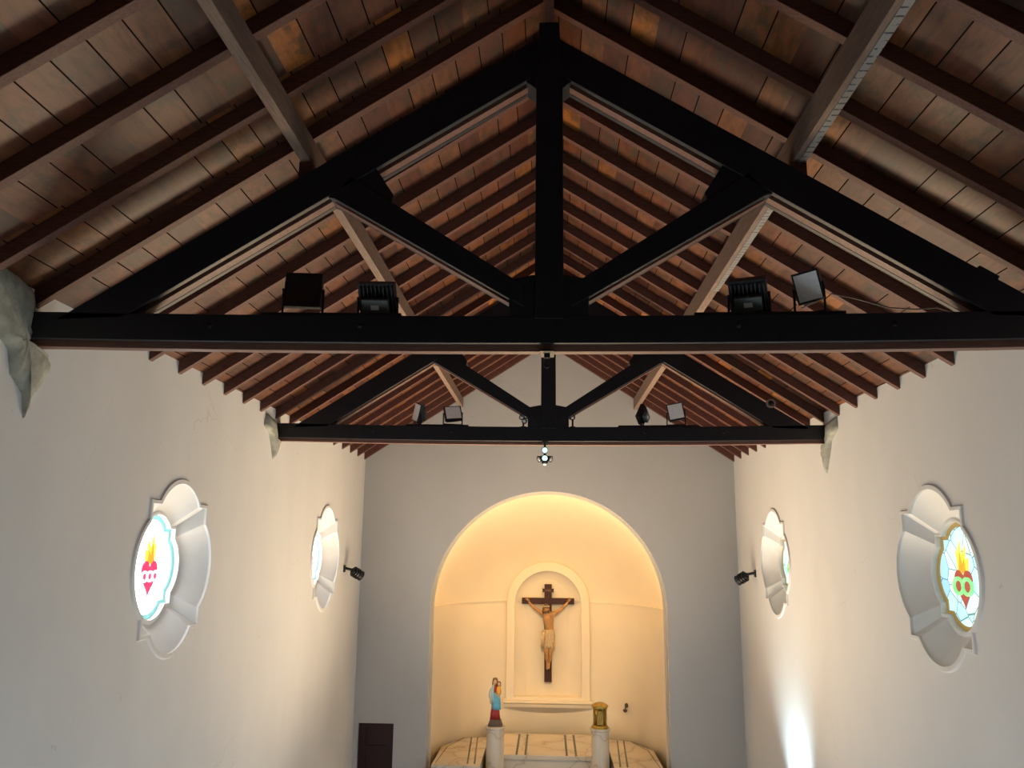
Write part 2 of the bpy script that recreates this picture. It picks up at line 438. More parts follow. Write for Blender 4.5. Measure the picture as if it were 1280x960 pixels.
M_FLAME_Y = glass_c('yellow_glass', (0.95, 0.62, 0.05), 0.95)
M_FLAME_O = glass_c('orange_glass', (0.85, 0.28, 0.02), 0.8)
M_BAND_W = glass_c('white_pink_glass', (0.95, 0.66, 0.74), 0.9)
M_BAND_G = glass_c('green_glass', (0.20, 0.62, 0.22), 0.8)
M_TEAL = glass_c('teal_glass', (0.18, 0.55, 0.56), 0.5)
M_GOLD = glass_c('gold_glass', (0.30, 0.20, 0.05), 0.4)
def heart_pts(s, n=48):
    out = []
    for i in range(n):
        t = 2*PI*i/n
        x = 16*math.sin(t)**3; y = 13*math.cos(t) - 5*math.cos(2*t) - 2*math.cos(3*t) - math.cos(4*t)
        out.append((x/16*s, y/15*s*1.12))
    return out
ORD = ['first', 'second', 'third', 'fourth', 'fifth', 'sixth', 'seventh', 'eighth', 'ninth', 'tenth', 'eleventh', 'twelfth', 'thirteenth', 'fourteenth', 'fifteenth', 'sixteenth', 'seventeenth', 'eighteenth', 'nineteenth', 'twentieth']
for i, (side, sx, wy) in enumerate(WIN):
    left = sx < 0
    W = empty('window_%d' % (i+1), (sx*HW, wy, Zc(ZW))); W['kind'] = 'structure'
    def ring(s, x): return [(sx*x, p, q) for p, q in quat(s)]
    bm = bmesh.new()
    loft(bm, [ring(0.998, 0.0), ring(0.67, 0.26), ring(0.655, 0.26), ring(0.64, 0.245), ring(0.615, 0.245), ring(0.61, 0.33)])
    obj('window_reveal', bm, M_TRIMWHITE, W)
    bm = bmesh.new()
    loft(bm, [ring(0.985, 0.02), ring(0.985, -0.022), ring(1.035, -0.022), ring(1.05, 0.0)])
    obj('window_rim', bm, M_WALL, W)
    bm = bmesh.new(); prism(bm, quat(0.62), sx*0.32, sx*0.335, 'X'); g = obj('glass_pane', bm, M_GLASS_L if left else M_GLASS_R, W)
    bm = bmesh.new()
    loft(bm, [ring(0.612, 0.322), ring(0.612, 0.312), ring(0.556, 0.312), ring(0.556, 0.322)])
    obj('glass_border', bm, M_TEAL if left else M_GOLD, W)
    zc = -0.11
    bm = bmesh.new(); prism(bm, [(p, q + zc) for p, q in heart_pts(0.20)], sx*0.308, sx*0.322, 'X'); h = obj('glass_heart', bm, M_HEART_L if left else M_HEART_R, W)
    for nm, mat, pts, xx in (('glass_flame', M_FLAME_Y, [(-.13, .07), (-.15, .22), (-.08, .18), (-.10, .36), (0, .23), (.03, .42), (.10, .25), (.14, .33), (.12, .07), (0, .02)], 0.316),
                             ('glass_flame', M_FLAME_O, [(-.07, .06), (-.05, .20), (.0, .13), (.04, .28), (.09, .06), (.02, .03)], 0.311)):
        bm = bmesh.new(); prism(bm, [(p, q + (0.0)) for p, q in pts], sx*xx, sx*0.322, 'X'); obj(nm, bm, mat, W)
    # band of thorns twisted round the heart
    bm = bmesh.new()
    for j in range(3 if left else 2):
        cx = (j - (1 if left else 0.5))*(0.13 if left else 0.20); rr = 0.055 if left else 0.088
        tube(bm, [(sx*0.304, cx + rr*1.15*math.cos(a), zc - .005 + rr*math.sin(a)) for a in [2*PI*q/18 for q in range(19)]], 0.018 if left else 0.024, 6)
    obj('glass_thorn_band', bm, M_BAND_W if left else M_BAND_G, W, smooth=True)

# ------------------------------------------------------------------ roof timbers
def rafter(side, y, label):
    sx = -1 if side == 'left' else 1
    bm = bmesh.new()
    hi = 0.153
    pts = [(sx*4.515, raft_z(4.515)), (sx*0.045, raft_z(0.045)), (sx*0.045, raft_z(0.045) + hi), (sx*4.515, raft_z(4.515) + hi)]
    prism(bm, pts, -0.0, 0.085, 'Y')
    o = obj('rafter', bm, M_RAFTER, bevel=0.004); o.location = (0, y, CZ)
    return tag(o, label, 'rafter', 'rafters on the %s roof slope' % side)
LY = [3.55, 4.31, 5.08, 5.86, 6.60, 7.30, 8.0, 8.70, 9.43, 10.13, 10.84, 11.55] + [11.55 + 0.733*k for k in range(1, 12)]
RY = [3.06, 3.78, 4.50, 5.23, 5.96, 6.68, 7.42, 8.18, 8.913, 9.611, 10.323, 11.047, 11.768, 12.499] + [12.499 + 0.716*k for k in range(1, 11)]
def rafter_labels(ys, side):
    out = []
    near = [y for y in ys if y < 6.4]; mid = [y for y in ys if 6.4 <= y < 12.95]; far = [y for y in ys if y >= 12.95]
    for y in ys:
        if y in near:
            k = near[::-1].index(y); out.append('dark brown rafter on the %s roof slope, %s one in front of the near truss' % (side, ORD[k]))
        elif y in mid:
            k = mid.index(y); out.append('dark brown rafter on the %s roof slope, %s one beyond the near truss' % (side, ORD[k]))
        else:
            k = far.index(y); out.append('dark brown rafter on the %s roof slope, %s one beyond the far truss' % (side, ORD[k]))
    return out
for ys, side in ((LY, 'left'), (RY, 'right')):
    for y, lb in zip(ys, rafter_labels(ys, side)): rafter(side, y, lb)

def pr_up(x): return 4.50 - 0.63*abs(x)                 # top of the trusses' principal rafters
for side, sx in (('left', -1), ('right', 1)):
    bm = bmesh.new()
    xi, xo, zb = (2.105, 2.20, 3.315) if sx < 0 else (2.115, 2.222, 3.265)              # plumb timber, its top cut to the slope of the rafters
    prism(bm, [(sx*xi, zb), (sx*xo, zb), (sx*xo, raft_z(xo) - .002), (sx*xi, raft_z(xi) - .002)], -0.5, YB, 'Y')
    p = obj('purlin', bm, M_PURLIN, bevel=0.006); p.location = (0, 0, CZ)
    tag(p, 'long greyish brown purlin running under the %s roof slope' % side, 'purlin', 'purlins')
    for yy in (6.50, 13.03):
        bm = bmesh.new(); prism(bm, [(sx*(xi - .01), pr_up(xi - .01)), (sx*(xo + .01), pr_up(xo + .01)), (sx*(xo + .01), zb - .003), (sx*(xi - .01), zb - .003)], yy + .07, yy + .21, 'Y')
        obj('packing_block', bm, M_RAFTER, p)
    if sx > 0:
        bm = bmesh.new()
        prism(bm, [(xi + .05, zb), (xi + .05, zb - .008), (xo + .006, zb - .008), (xo + .006, zb + .03), (xo + .001, zb + .03), (xo + .001, zb)], 0.5, 10.2, 'Y')
        obj('perforated_strip', bm, M_STRIP, p)['label'] = 'pale metal strip with dark ticks along the edge'
bm = bmesh.new(); box(bm, -0.04, 0.04, -0.5, YB, 4.60, 4.97)
o = obj('ridge_beam', bm, M_RAFTER, bevel=0.005); o.location = (0.01, 0, CZ)
tag(o, 'reddish brown ridge beam along the top of the roof', 'ridge beam')

def sag(x): return -0.0517*(1 - (x/4.5)**2)
def make_truss(Y, name_label):
    T = thing('roof_truss', name_label, 'roof truss', (0, Y, CZ), group='black roof trusses')
    def layers(name, pts, drop, mats=(M_BLACK, M_CORE), proud=0.0):
        """front plank + brown core + rear plank; the core hangs a little lower"""
        bm = bmesh.new(); prism(bm, pts, -proud, 0.06, 'Y'); prism(bm, pts, 0.22, 0.28 + proud, 'Y')
        o = obj(name, bm, mats[0], T, bevel=0.006)
        return o
    # tie beam
    N = 16; xs = [-4.80 + 9.6*i/N for i in range(N+1)]
    top = [(x, 1.9186 + sag(max(-4.5, min(4.5, x)))) for x in xs]
    bot = [(x, z - 0.235) for x, z in top]
    tb = layers('tie_beam', top + bot[::-1], 0)
    bm = bmesh.new(); cb = [(x, z - 0.05) for x, z in bot]
    prism(bm, [(x, z - .02) for x, z in top] + cb[::-1], 0.095, 0.20, 'Y'); c = obj('tie_core', bm, M_CORE, tb, bevel=0.004); c['label'] = 'red brown timber core'
    for x in (-2.866, -1.576, 1.57, 2.833):
        bm = bmesh.new(); z = 1.80 + sag(x)*0.4
        lathe(bm, [(0.022, 0), (0.022, 0.008), (0.012, 0.014), (0.012, 0.02)], 10, M=Matrix.Translation((x, 0.0, z)) @ Matrix.Rotation(PI/2, 4, 'X'))
        obj('bolt', bm, M_BOLT, tb)
    # king post
    kp = [(-0.11, 1.60), (0.135, 1.60), (0.13, 4.0), (0.10, 4.60), (-0.08, 4.60), (-0.105, 4.0)]
    kp[0] = (-0.11, 1.84); kp[1] = (0.135, 1.84)
    bm = bmesh.new(); prism(bm, kp, -0.012, 0.06, 'Y'); prism(bm, kp, 0.22, 0.292, 'Y'); prism(bm, kp, 0.06, 0.22, 'Y')
    obj('king_post', bm, M_BLACK, T, bevel=0.008)
    for sx in (-1, 1):                                          # shoulders at the foot and the head
        bm = bmesh.new(); prism(bm, [(0.01 + sx*0.12, 1.84), (0.01 + sx*0.335, 1.84), (0.01 + sx*0.335, 2.19), (0.01 + sx*0.12, 2.23)], 0.004, 0.276, 'Y')
        obj('foot_block', bm, M_BLACK, T, bevel=0.006)
        bm = bmesh.new(); prism(bm, [(0.01 + sx*0.09, 3.94), (0.01 + sx*0.24, 4.06), (0.01 + sx*0.20, 4.30), (0.01 + sx*0.09, 4.36)], 0.015, 0.265, 'Y')
        obj('head_block', bm, M_BLACK, T, bevel=0.006)
    for sx in (-1, 1):
        ps = [(sx*4.22, pr_up(4.22)), (sx*0.09, pr_up(0.09)), (sx*0.09, pr_up(0.09) - 0.345), (sx*3.64, pr_up(3.64) - 0.345)]
        pr = layers('principal_rafter', ps, 0)
        bm = bmesh.new(); q = [(x, z - 0.012) for x, z in ps]
        prism(bm, [(ps[0][0], ps[0][1] - .02), (ps[1][0], ps[1][1] - .02), (ps[2][0], ps[2][1] - .015), (ps[3][0], ps[3][1] - .015)], 0.10, 0.19, 'Y')
        obj('rafter_core', bm, M_CORE, pr)['label'] = 'red brown timber core'
        # strut
        ss = [(sx*1.72, 3.075 + .06), (sx*0.20, 2.135), (sx*0.20, 1.945), (sx*1.88, 2.945)]
        st = layers('strut', ss, 0)
        bm = bmesh.new(); prism(bm, [(x, z - 0.012) for x, z in ss], 0.10, 0.19, 'Y'); obj('strut_core', bm, M_CORE, st)['label'] = 'brown timber core'
        # dark plate where the strut meets the principal rafter
        bm = bmesh.new()
        prism(bm, [(sx*1.93, 2.955), (sx*1.50, 3.21), (sx*1.34, 2.96), (sx*1.42, 2.70), (sx*1.86, 2.93)], 0.012, 0.268, 'Y')
        obj('joint_plate', bm, M_BLACK, T, bevel=0.004)
    return T
T1 = make_truss(6.5, 'near black timber roof truss spanning the whole picture')
T2 = make_truss(13.03, 'far black timber roof truss, smaller in the picture, before the altar wall')
# bolted plate on the right principal rafter of the near truss, planks along the tie beam
bm = bmesh.new()
a = math.atan(0.63)
box(bm, -0.09, 0.09, 0.0, 0.28, 0.0, 0.035, Matrix.Translation((3.62, 0, pr_up(3.62) - .005)) @ Matrix.Rotation(a, 4, 'Y'))
obj('bolted_plate', bm, M_BLACK, T1, bevel=0.004)
def tie_top(x): return 1.9186 + sag(x)
def batten(Y, x0, x1, label, h=0.03):
    bm = bmesh.new(); n = 8
    xs = [x0 + (x1 - x0)*i/n for i in range(n+1)]
    prism(bm, [(x, tie_top(x) + h) for x in xs] + [(x, tie_top(x)) for x in xs[::-1]], 0.02, 0.27, 'Y')
    o = obj('mounting_board', bm, M_BLACK, bevel=0.004); o.location = (0, Y, CZ)
    tag(o, label, 'board', 'boards under the floodlights')
batten(6.5, -2.45, -1.24, 'thin black board under the two floodlights left on the near truss')
batten(6.5, 1.22, 2.46, 'thin black board under the two floodlights right on the near truss')
batten(13.03, -2.33, -1.30, 'thin black board under the two floodlights left on the far truss')
batten(13.03, 1.15, 2.45, 'thin black board under the two floodlights right on the far truss')

# ------------------------------------------------------------------ floodlights
def floodlight(Y, x, zc_, size, rot, label, face, hgt=None, depth=0.07, driver=True, dy=0.14):
    """square LED flood: housing, panel, rear driver box, U bracket standing on the tie beam"""
    w, h = size
    base = (x, Y + dy, CZ + tie_top(x) + 0.042)
    F = thing('floodlight', label, 'floodlight', base, group='floodlights on the trusses')
    c = Vector((0, 0, zc_ - tie_top(x) - 0.042))
    M = Matrix.Translation(c) @ Euler(rot, 'ZYX').to_matrix().to_4x4()
    bm = bmesh.new()
    box(bm, -w/2, w/2, -depth/2, depth/2, -h/2, h/2, M)
    for i in range(9):
        xx = -w/2*0.85 + w*0.85*i/8; box(bm, xx - .006, xx + .006, depth/2, depth/2 + .03, -h*0.42, h*0.42, M)
    hs = obj('housing', bm, M_HOUS, F, bevel=0.004)
    bm = bmesh.new(); box(bm, -w*0.43, w*0.43, -depth/2 - .004, -depth/2 + .002, -h*0.43, h*0.43, M); obj('light_panel', bm, face, F)
    if driver:
        bm = bmesh.new(); box(bm, -w*0.36, w*0.36, depth/2 + .028, depth/2 + .09, -h*0.34, h*0.10, M); db = obj('driver_box', bm, M_DRIVER, F, bevel=0.006)
        bm = bmesh.new(); box(bm, -0.035, 0.035, depth/2 + .089, depth/2 + .092, -h*0.20, -h*0.06, M); obj('sticker', bm, M_LABEL, db)
    bm = bmesh.new()
    R = Matrix.Rotation(rot[2], 4, 'Z')
    for s in (-1, 1):
        foot = R @ Vector((s*(w/2 + .012), 0, 0)); topp = M @ Vector((s*(w/2 + .012), 0, 0))
        tube(bm, [foot + Vector((0, 0, .006)), (foot + topp)/2, topp], 0.011, 6)
        tube(bm, [topp - (M.to_3x3() @ Vector((s*.022, 0, 0))), topp + (M.to_3x3() @ Vector((s*.01, 0, 0)))], 0.018, 8)
    a_ = R @ Vector((-(w/2 + .018), 0, .006)); b_ = R @ Vector(((w/2 + .018), 0, .006)); tube(bm, [a_, b_], 0.012, 6)
    obj('bracket', bm, M_HOUS, F)
    return F
R_ = math.radians
floodlight(6.5, -2.12, 2.135, (0.32, 0.31), (R_(-4), R_(1), R_(4)), 'black square floodlight, leftmost on the near truss, dark face to the viewer', M_DARKGLASS)
floodlight(6.5, -1.465, 2.06, (0.32, 0.30), (R_(34), 0, R_(177)), 'black floodlight tipped forward on the near truss, second from the left', M_DARKGLASS)
floodlight(6.5, 1.70, 2.085, (0.31, 0.30), (R_(38), R_(-12), R_(165)), 'black floodlight tipped on its bracket right of the king post on the near truss', M_DARKGLASS)
fr = floodlight(6.5, 2.205, 2.155, (0.22, 0.27), (R_(10), R_(-14), R_(-28)), 'floodlight with a white panel, rightmost on the near truss', M_PANEL)
floodlight(13.03, -2.15, 2.115, (0.22, 0.32), (R_(12), R_(14), R_(-55)), 'narrow looking floodlight turned sideways, leftmost on the far truss', M_PANEL)
floodlight(13.03, -1.57, 2.10, (0.29, 0.26), (R_(-22), R_(-12), R_(14)), 'tilted white floodlight left of the king post on the far truss', M_PANEL)
floodlight(13.03, 1.54, 2.10, (0.24, 0.26), (R_(-20), R_(24), R_(250)), 'black floodlight seen edge on, right of the king post on the far truss', M_DARKGLASS)
floodlight(13.03, 2.10, 2.14, (0.27, 0.29), (R_(-12), R_(-8), R_(-10)), 'white faced floodlight, rightmost on the far truss', M_PANEL)
bm = bmesh.new()
tube(bm, [(2.34, 6.70, CZ+2.05), (2.42, 6.72, CZ+2.12), (2.62, 6.74, CZ+2.085), (2.9, 6.74, CZ+2.00), (3.12, 6.74, CZ+1.985), (3.3, 6.74, CZ+2.0), (3.40, 6.74, CZ+1.97), (3.46, 6.74, CZ+1.915)], 0.006, 6)
tag(obj('cable', bm, M_CABLE, smooth=True), 'thin pale cable trailing right from the white floodlight on the near truss', 'cable')
bm = bmesh.new()
tube(bm, [(2.28, 6.50, CZ+2.02), (2.22, 6.47, CZ+1.98), (2.14, 6.46, CZ+1.945), (2.08, 6.47, CZ+1.915)], 0.007, 6)
tag(obj('cable', bm, M_CABLE, smooth=True), 'short cable loop in front of the white floodlight on the near truss', 'cable')

# ------------------------------------------------------------------ small lamps
M_BULB = emit('lit_bulb', (0.55, 0.92, 0.95), 1.1)
M_BULB_OFF = speckled('chrome_reflector', (0.62, 0.60, 0.57), 0.25, 0.1, 10, 0.6)
def can_lamp(parent, c, d, r, L, face, body=M_HOUS):
    q = Vector(d).normalized().to_track_quat('Z', 'Y').to_matrix().to_4x4(); M = Matrix.Translation(c) @ q
    bm = bmesh.new(); lathe(bm, [(r*0.55, -L), (r*0.75, -L*0.9), (r*0.85, -L*0.3), (r, 0), (r*0.9, 0), (r*0.88, -0.006)], 16, M=M); o = obj('lamp_head', bm, body, parent, smooth=False)
    bm = bmesh.new(); lathe(bm, [(r*0.86, -0.008), (r*0.6, 0.004), (r*0.2, 0.010)], 16, M=M); obj('lens', bm, face, o, smooth=True)
L = thing('spotlight_cluster', 'small cluster of spotlights, two lit, hanging under the far truss', 'spotlight', (-0.045, 13.09, CZ + 1.585))
bm = bmesh.new(); lathe(bm, [(0.06, 0.047), (0.06, 0.02), (0.02, 0.015), (0.02, -0.26), (0.05, -0.27), (0.05, -0.30)], 14); obj('stem', bm, M_HOUS, L)
for (c, d, f) in (((0, .10, -.23), (0, 1, -.4), M_BULB), ((0, -.05, -.10), (0, -1, -.15), M_BULB), ((0, -.06, -.23), (0, -1, -.2), M_BULB), ((-.10, -.02, -.24), (-1, -.6, -.3), M_BULB_OFF), ((.10, -.02, -.24), (1, -.6, -.3), M_BULB_OFF), ((0, -.03, -.33), (0, -.4, -1), M_BULB_OFF)):
    can_lamp(L, c, d, 0.055, 0.09, f)
for x, lb, heads in ((-0.40, 'small spotlight pair beside the king post foot on the far truss, left side', (((-.03, -.05, .17), (-.5, -1, .1), M_BULB_OFF), ((.05, -.06, .20), (.35, -1, .1), M_PANEL), ((.02, -.05, .10), (.1, -1, -.5), M_BULB_OFF))),
                     (0.41, 'small single spotlight beside the king post foot on the far truss, right side', (((.0, -.05, .17), (.4, -1, 0), M_BULB_OFF),))):
    L = thing('spotlight', lb, 'spotlight', (x, 13.15, CZ + tie_top(x)), group='small spotlights on the far truss')
    bm = bmesh.new(); lathe(bm, [(0.05, 0.0), (0.05, 0.02), (0.015, 0.03), (0.015, 0.18)], 12); obj('stem', bm, M_HOUS, L)
    for c, d, f in heads: can_lamp(L, c, d, 0.048, 0.08, f)
spot_light('cluster_beam', (0.0, 13.42, CZ + 1.30), (0, 22.6, Zc(-2.6)), 980, (1.0, 0.70, 0.37), 0.68, 1.0, 0.10)
spot_light('altar_beam', (0.0, 13.42, CZ + 1.30), (0, 20.3, 2.3), 520, (1.0, 0.70, 0.40), 0.52, 1.0, 0.10)
# hook under the near truss
L = thing('ceiling_hook', 'small dark hook and clamp under the middle of the near truss', 'hook', (-0.005, 6.645, CZ + 1.582))
bm = bmesh.new(); box(bm, -0.06, 0.06, -0.12, 0.12, -0.012, 0.0); box(bm, -0.025, 0.025, -0.02, 0.02, -0.045, -0.012); obj('clamp', bm, M_HOUS, L, bevel=0.003)
bm = bmesh.new(); tube(bm, [(0.028*math.sin(a), 0, -0.085 + 0.042*math.cos(a)) for a in [2*PI*i/20 for i in range(21)]], 0.006, 6); obj('hook', bm, M_BOLT, L, smooth=True)
# round lamp on the far truss, right
L = thing('bulkhead_lamp', 'small round ring lamp on the right sloping beam of the far truss', 'lamp', (3.60, 13.03, CZ + 2.26))
M = Matrix.Rotation(PI/2, 4, 'X')
bm = bmesh.new(); lathe(bm, [(0.075, 0.0), (0.075, 0.05), (0.05, 0.055), (0.045, 0.03)], 18, M=M, cap1=False); obj('lamp_ring', bm, speckled('grey_brown_metal', (0.22, 0.16, 0.13), 0.4, 0.1), L)
bm = bmesh.new(); lathe(bm, [(0.046, 0.0), (0.046, 0.030), (0.02, 0.038)], 16, M=M); obj('lens', bm, M_DARKGLASS, L)
# wall spotlights aimed at the altar
for sx, side in ((-1, 'left'), (1, 'right')):
    L = thing('wall_spotlight', 'black spotlight on a short arm on the %s wall near the altar' % side, 'spotlight', (sx*HW, 18.12, Zc(-0.60)), group='wall spotlights')
    bm = bmesh.new(); box(bm, -0.03 if sx > 0 else 0, 0 if sx > 0 else 0.03, -.05, .05, -.06, .09); tube(bm, [(-sx*.02, 0, .03), (-sx*.13, .04, .0), (-sx*.20, .06, -.02)], 0.03, 8); obj('wall_bracket', bm, M_HOUS, L, bevel=0.004)
    d = Vector((-sx*0.55, 0.62, -0.42)).normalized(); c = Vector((-sx*.24, .10, -.07))
    can_lamp(L, c + d*0.17, d, 0.115, 0.27, M_BULB_OFF)
    bm = bmesh.new()
    q = d.to_track_quat('Z', 'Y').to_matrix().to_4x4()
    for k in range(3): lathe(bm, [(0.118, 0), (0.118, 0.014)], 16, M=Matrix.Translation(c + d*(-0.05 + 0.06*k)) @ q)
    obj('cooling_fins', bm, M_HOUS, L)

# ------------------------------------------------------------------ raw cement round the beam ends
def patch(name, pts, x, sx, thick, seed):
    rnd = random.Random(seed); bm = bmesh.new()
    cy = sum(p[0] for p in pts)/len(pts); cz = sum(p[1] for p in pts)/len(pts)
    rings = []
    for s, d in ((1.0, -0.01), (0.96, 0.35), (0.75, 0.8), (0.45, 1.0), (0.15, 0.9)):
        ring = []
        n = len(pts)
        for i in range(n):
            for k in range(4):
                t = k/4; p = Vector((pts[i][0]*(1-t) + pts[(i+1) % n][0]*t, pts[i][1]*(1-t) + pts[(i+1) % n][1]*t))
                j = 0.03*(rnd.random() - .5)
                ring.append((x - sx*thick*(d + (0.25*(rnd.random() - .5) if d > 0.1 else 0)), cy + (p[0] - cy)*(s + j), cz + (p[1] - cz)*(s + j)))
        rings.append(ring)
    loft(bm, rings, True, False, True)
    struct(name, bm, M_CEMENT, smooth=True)
tr = 10
for (pts, sx, th) in (
    ([(5.75, 8.78), (6.1, 8.74), (6.35, 8.69), (6.56, 8.62), (6.54, 8.42), (6.50, 8.15), (6.86, 8.10), (6.92, 8.0), (6.80, 7.80), (6.70, 7.70), (6.66, 7.50), (6.60, 7.72), (6.42, 7.85), (6.35, 8.05), (6.1, 8.2)], -1, 0.09),
    ([(12.55, 8.5), (12.9, 8.46), (13.0, 8.1), (13.25, 8.1), (13.2, 7.95), (13.0, 7.8), (12.9, 8.0), (12.75, 8.2), (12.5, 8.3)], -1, 0.09),
    ([(12.6, 8.5), (12.95, 8.46), (13.0, 8.1), (13.3, 8.1), (13.35, 7.9), (13.22, 7.65), (13.05, 7.9), (12.9, 8.15), (12.6, 8.3)], 1, 0.09)):
    patch('trim_%d' % tr, pts, sx*HW, sx, th, tr); tr += 1

# ------------------------------------------------------------------ altar furniture
ZM = Zc(-4.87)
A = thing('altar', 'veined marble altar table with dark green inlaid stripes under the crucifix', 'altar', (0.02, 21.3, 0.6))
bm = bmesh.new(); box(bm, -1.46, 1.42, -1.04, 1.14, ZM - 0.6 - 0.10, ZM - 0.6); obj('altar_top', bm, M_MARBLE, A, bevel=0.006)
bm = bmesh.new(); box(bm, -1.40, 1.36, -0.98, 1.05, 0.0, ZM - 0.70); obj('altar_base', bm, M_MARBLE, A, bevel=0.006)
for x in (-0.74, -0.53, 0.44, 0.66):
    bm = bmesh.new(); k = 0.0
    prism(bm, [(x - .025, -1.03), (x + .025, -1.03), (x + .025, 1.06), (x - .025, 1.06)], ZM - 0.6, ZM - 0.6 + .003, 'Z'); obj('inlay_stripe', bm, M_GREEN, A)
for sx, side in ((-1, 'left'), (1, 'right')):
    B = thing('marble_ledge', 'marble ledge with dark inlaid lines on the %s of the altar' % side, 'ledge', (0, 0, 0.6), group='marble ledges')
    pts = [(sx*1.50, 19.3), (sx*2.60, 19.3), (sx*2.58, 21.0), (sx*2.14, 21.9), (sx*1.50, 22.1)]
    bm = bmesh.new(); prism(bm, pts, 0.0, ZM - 0.62, 'Z'); obj('ledge_body', bm, M_MARBLE, B, bevel=0.008)
    for x0, x1 in ((1.64, 1.78), (1.80, 1.94)):
        bm = bmesh.new(); prism(bm, [(sx*(x0 - .02), 19.47), (sx*(x0 + .02), 19.47), (sx*(x1 + .015), 22.0), (sx*(x1 - .015), 22.0)], ZM - 0.62, ZM - 0.617, 'Z'); obj('inlay_line', bm, M_GREEN, B)
    bm = bmesh.new(); prism(bm, [(sx*2.52, 19.47), (sx*2.535, 19.47), (sx*2.455, 21.0), (sx*2.14, 21.9), (sx*2.10, 21.92), (sx*2.43, 21.0)], ZM - 0.62, ZM - 0.618, 'Z'); obj('inlay_edge', bm, M_STONE, B)
    P = thing('pedestal', 'round marble pedestal carrying the %s' % ('painted statue' if sx < 0 else 'brass tabernacle'), 'pedestal', (-1.213 if sx < 0 else 1.225, 20.0, 0.6), group='marble pedestals')
    H = Zc(-4.18) - 0.6
    bm = bmesh.new(); lathe(bm, [(0.26, 0), (0.26, 0.10), (0.215, 0.13), (0.205, H - 0.06)], 40); obj('pedestal_shaft', bm, M_MARBLE, P, smooth=False)
    bm = bmesh.new(); lathe(bm, [(0.215, H - 0.06), (0.235, H - 0.045), (0.235, H - 0.005), (0.23, H)], 40); obj('pedestal_cap', bm, M_MARBLE, P)

# brass tabernacle
T = thing('tabernacle', 'brass cylindrical tabernacle on the right pedestal', 'tabernacle', (1.225, 20.0, Zc(-4.18)))
bm = bmesh.new(); lathe(bm, [(0.20, 0), (0.20, 0.03), (0.185, 0.04), (0.175, 0.06), (0.16, 0.07)], 32); obj('base', bm, M_BRASS, T, smooth=False)
bm = bmesh.new(); lathe(bm, [(0.142, 0.065), (0.142, 0.44)], 32); obj('body', bm, M_BRASS, T, smooth=True)
for k in range(8):
    a = 2*PI*(k + .5)/8; bm = bmesh.new(); lathe(bm, [(0.022, 0.065), (0.022, 0.09), (0.016, 0.10), (0.016, 0.40), (0.022, 0.41), (0.022, 0.44)], 10, c=(0.150*math.cos(a), 0.150*math.sin(a), 0)); obj('column', bm, M_BRASS, T, smooth=True)
bm = bmesh.new(); lathe(bm, [(0.165, 0.435), (0.175, 0.45), (0.195, 0.47), (0.20, 0.485), (0.17, 0.515), (0.11, 0.545), (0.04, 0.565), (0.0, 0.567)], 32, cap1=False); obj('roof', bm, M_BRASS, T, smooth=False)
bm = bmesh.new(); prism(bm, [(-0.13, 0.455), (0.13, 0.455), (0.0, 0.53)], -0.21, -0.14, 'Y'); obj('pediment', bm, M_BRASS, T)
bm = bmesh.new(); prism(bm, arch(0, 0.05, 0.34, 14, 0.09), -0.152, -0.135, 'Y'); dd = obj('door', bm, speckled('dark_brass', (0.34, 0.20, 0.05), 0.35, 0.2, 6, 1.0), T)
bm = bmesh.new(); box(bm, -0.006, 0.006, -0.157, -0.15, 0.22, 0.34); box(bm, -0.03, 0.03, -0.157, -0.15, 0.29, 0.30); obj('door_cross', bm, M_BRASS, dd)

# painted statue of a robed woman with a child
S = thing('statue', 'painted statue of a robed figure holding a child on the left pedestal', 'statue', (-1.213, 20.0, Zc(-4.18)))
bm = bmesh.new(); prism(bm, [(-.16, -.12), (.16, -.12), (.17, -.08), (.17, .10), (-.17, .10), (-.17, -.08)], 0, 0.03, 'Z')
loft(bm, [[(-.165, -.11, .03), (.165, -.11, .03), (.165, .10, .03), (-.165, .10, .03)], [(-.14, -.10, .10), (.14, -.10, .10), (.14, .09, .10), (-.14, .09, .10)], [(-.125, -.085, .145), (.125, -.085, .145), (.125, .08, .145), (-.125, .08, .145)]], True, True, True)
obj('plinth', bm, M_STONE, S, bevel=0.004)
def robe(bm, prof, folds=9, amp=0.09, seg=56, a0=0, a1=2*PI, c=(0, 0)):
    rings = []
    for z, rx, ry, ox, f in prof:
        n = seg; ring = []
        for i in range(n + (0 if a1 - a0 > 6.28 else 1)):
            a = a0 + (a1 - a0)*i/n; m = 1 + amp*f*math.sin(folds*a + z*6)
            ring.append((c[0] + ox + rx*m*math.cos(a), c[1] + ry*m*math.sin(a), z))
        rings.append(ring)
    full = a1 - a0 > 6.28
    loft(bm, rings, full, full, full)
bm = bmesh.new(); robe(bm, [(0.145, .115, .085, -.01, 1), (0.28, .10, .075, -.01, 1), (0.45, .09, .07, 0, .8), (0.60, .085, .065, 0, .5), (0.70, .082, .06, 0, .3), (0.80, .088, .058, -.005, .2), (0.86, .075, .05, -.01, .1), (0.89, .035, .032, -.015, 0), (0.92, .026, .026, -.015, 0)])
gown = obj('gown', bm, M_RED, S, smooth=True)
bm = bmesh.new(); robe(bm, [(0.36, .108, .088, .018, 1), (0.48, .108, .086, .015, 1), (0.60, .100, .080, .010, .8), (0.70, .092, .072, .005, .5), (0.74, .088, .066, .005, .3)], folds=7, amp=.06); obj('blue_drape', bm, M_BLUE, S, smooth=True)
bm = bmesh.new(); robe(bm, [(0.52, .118, .085, -.015, 1), (0.64, .120, .086, -.015, .8), (0.74, .116, .082, -.012, .5), (0.83, .104, .070, -.012, .3), (0.885, .062, .05, -.015, .1), (0.93, .058, .055, -.015, 0)], folds=8, amp=.05, a0=PI*0.10, a1=PI*1.42)
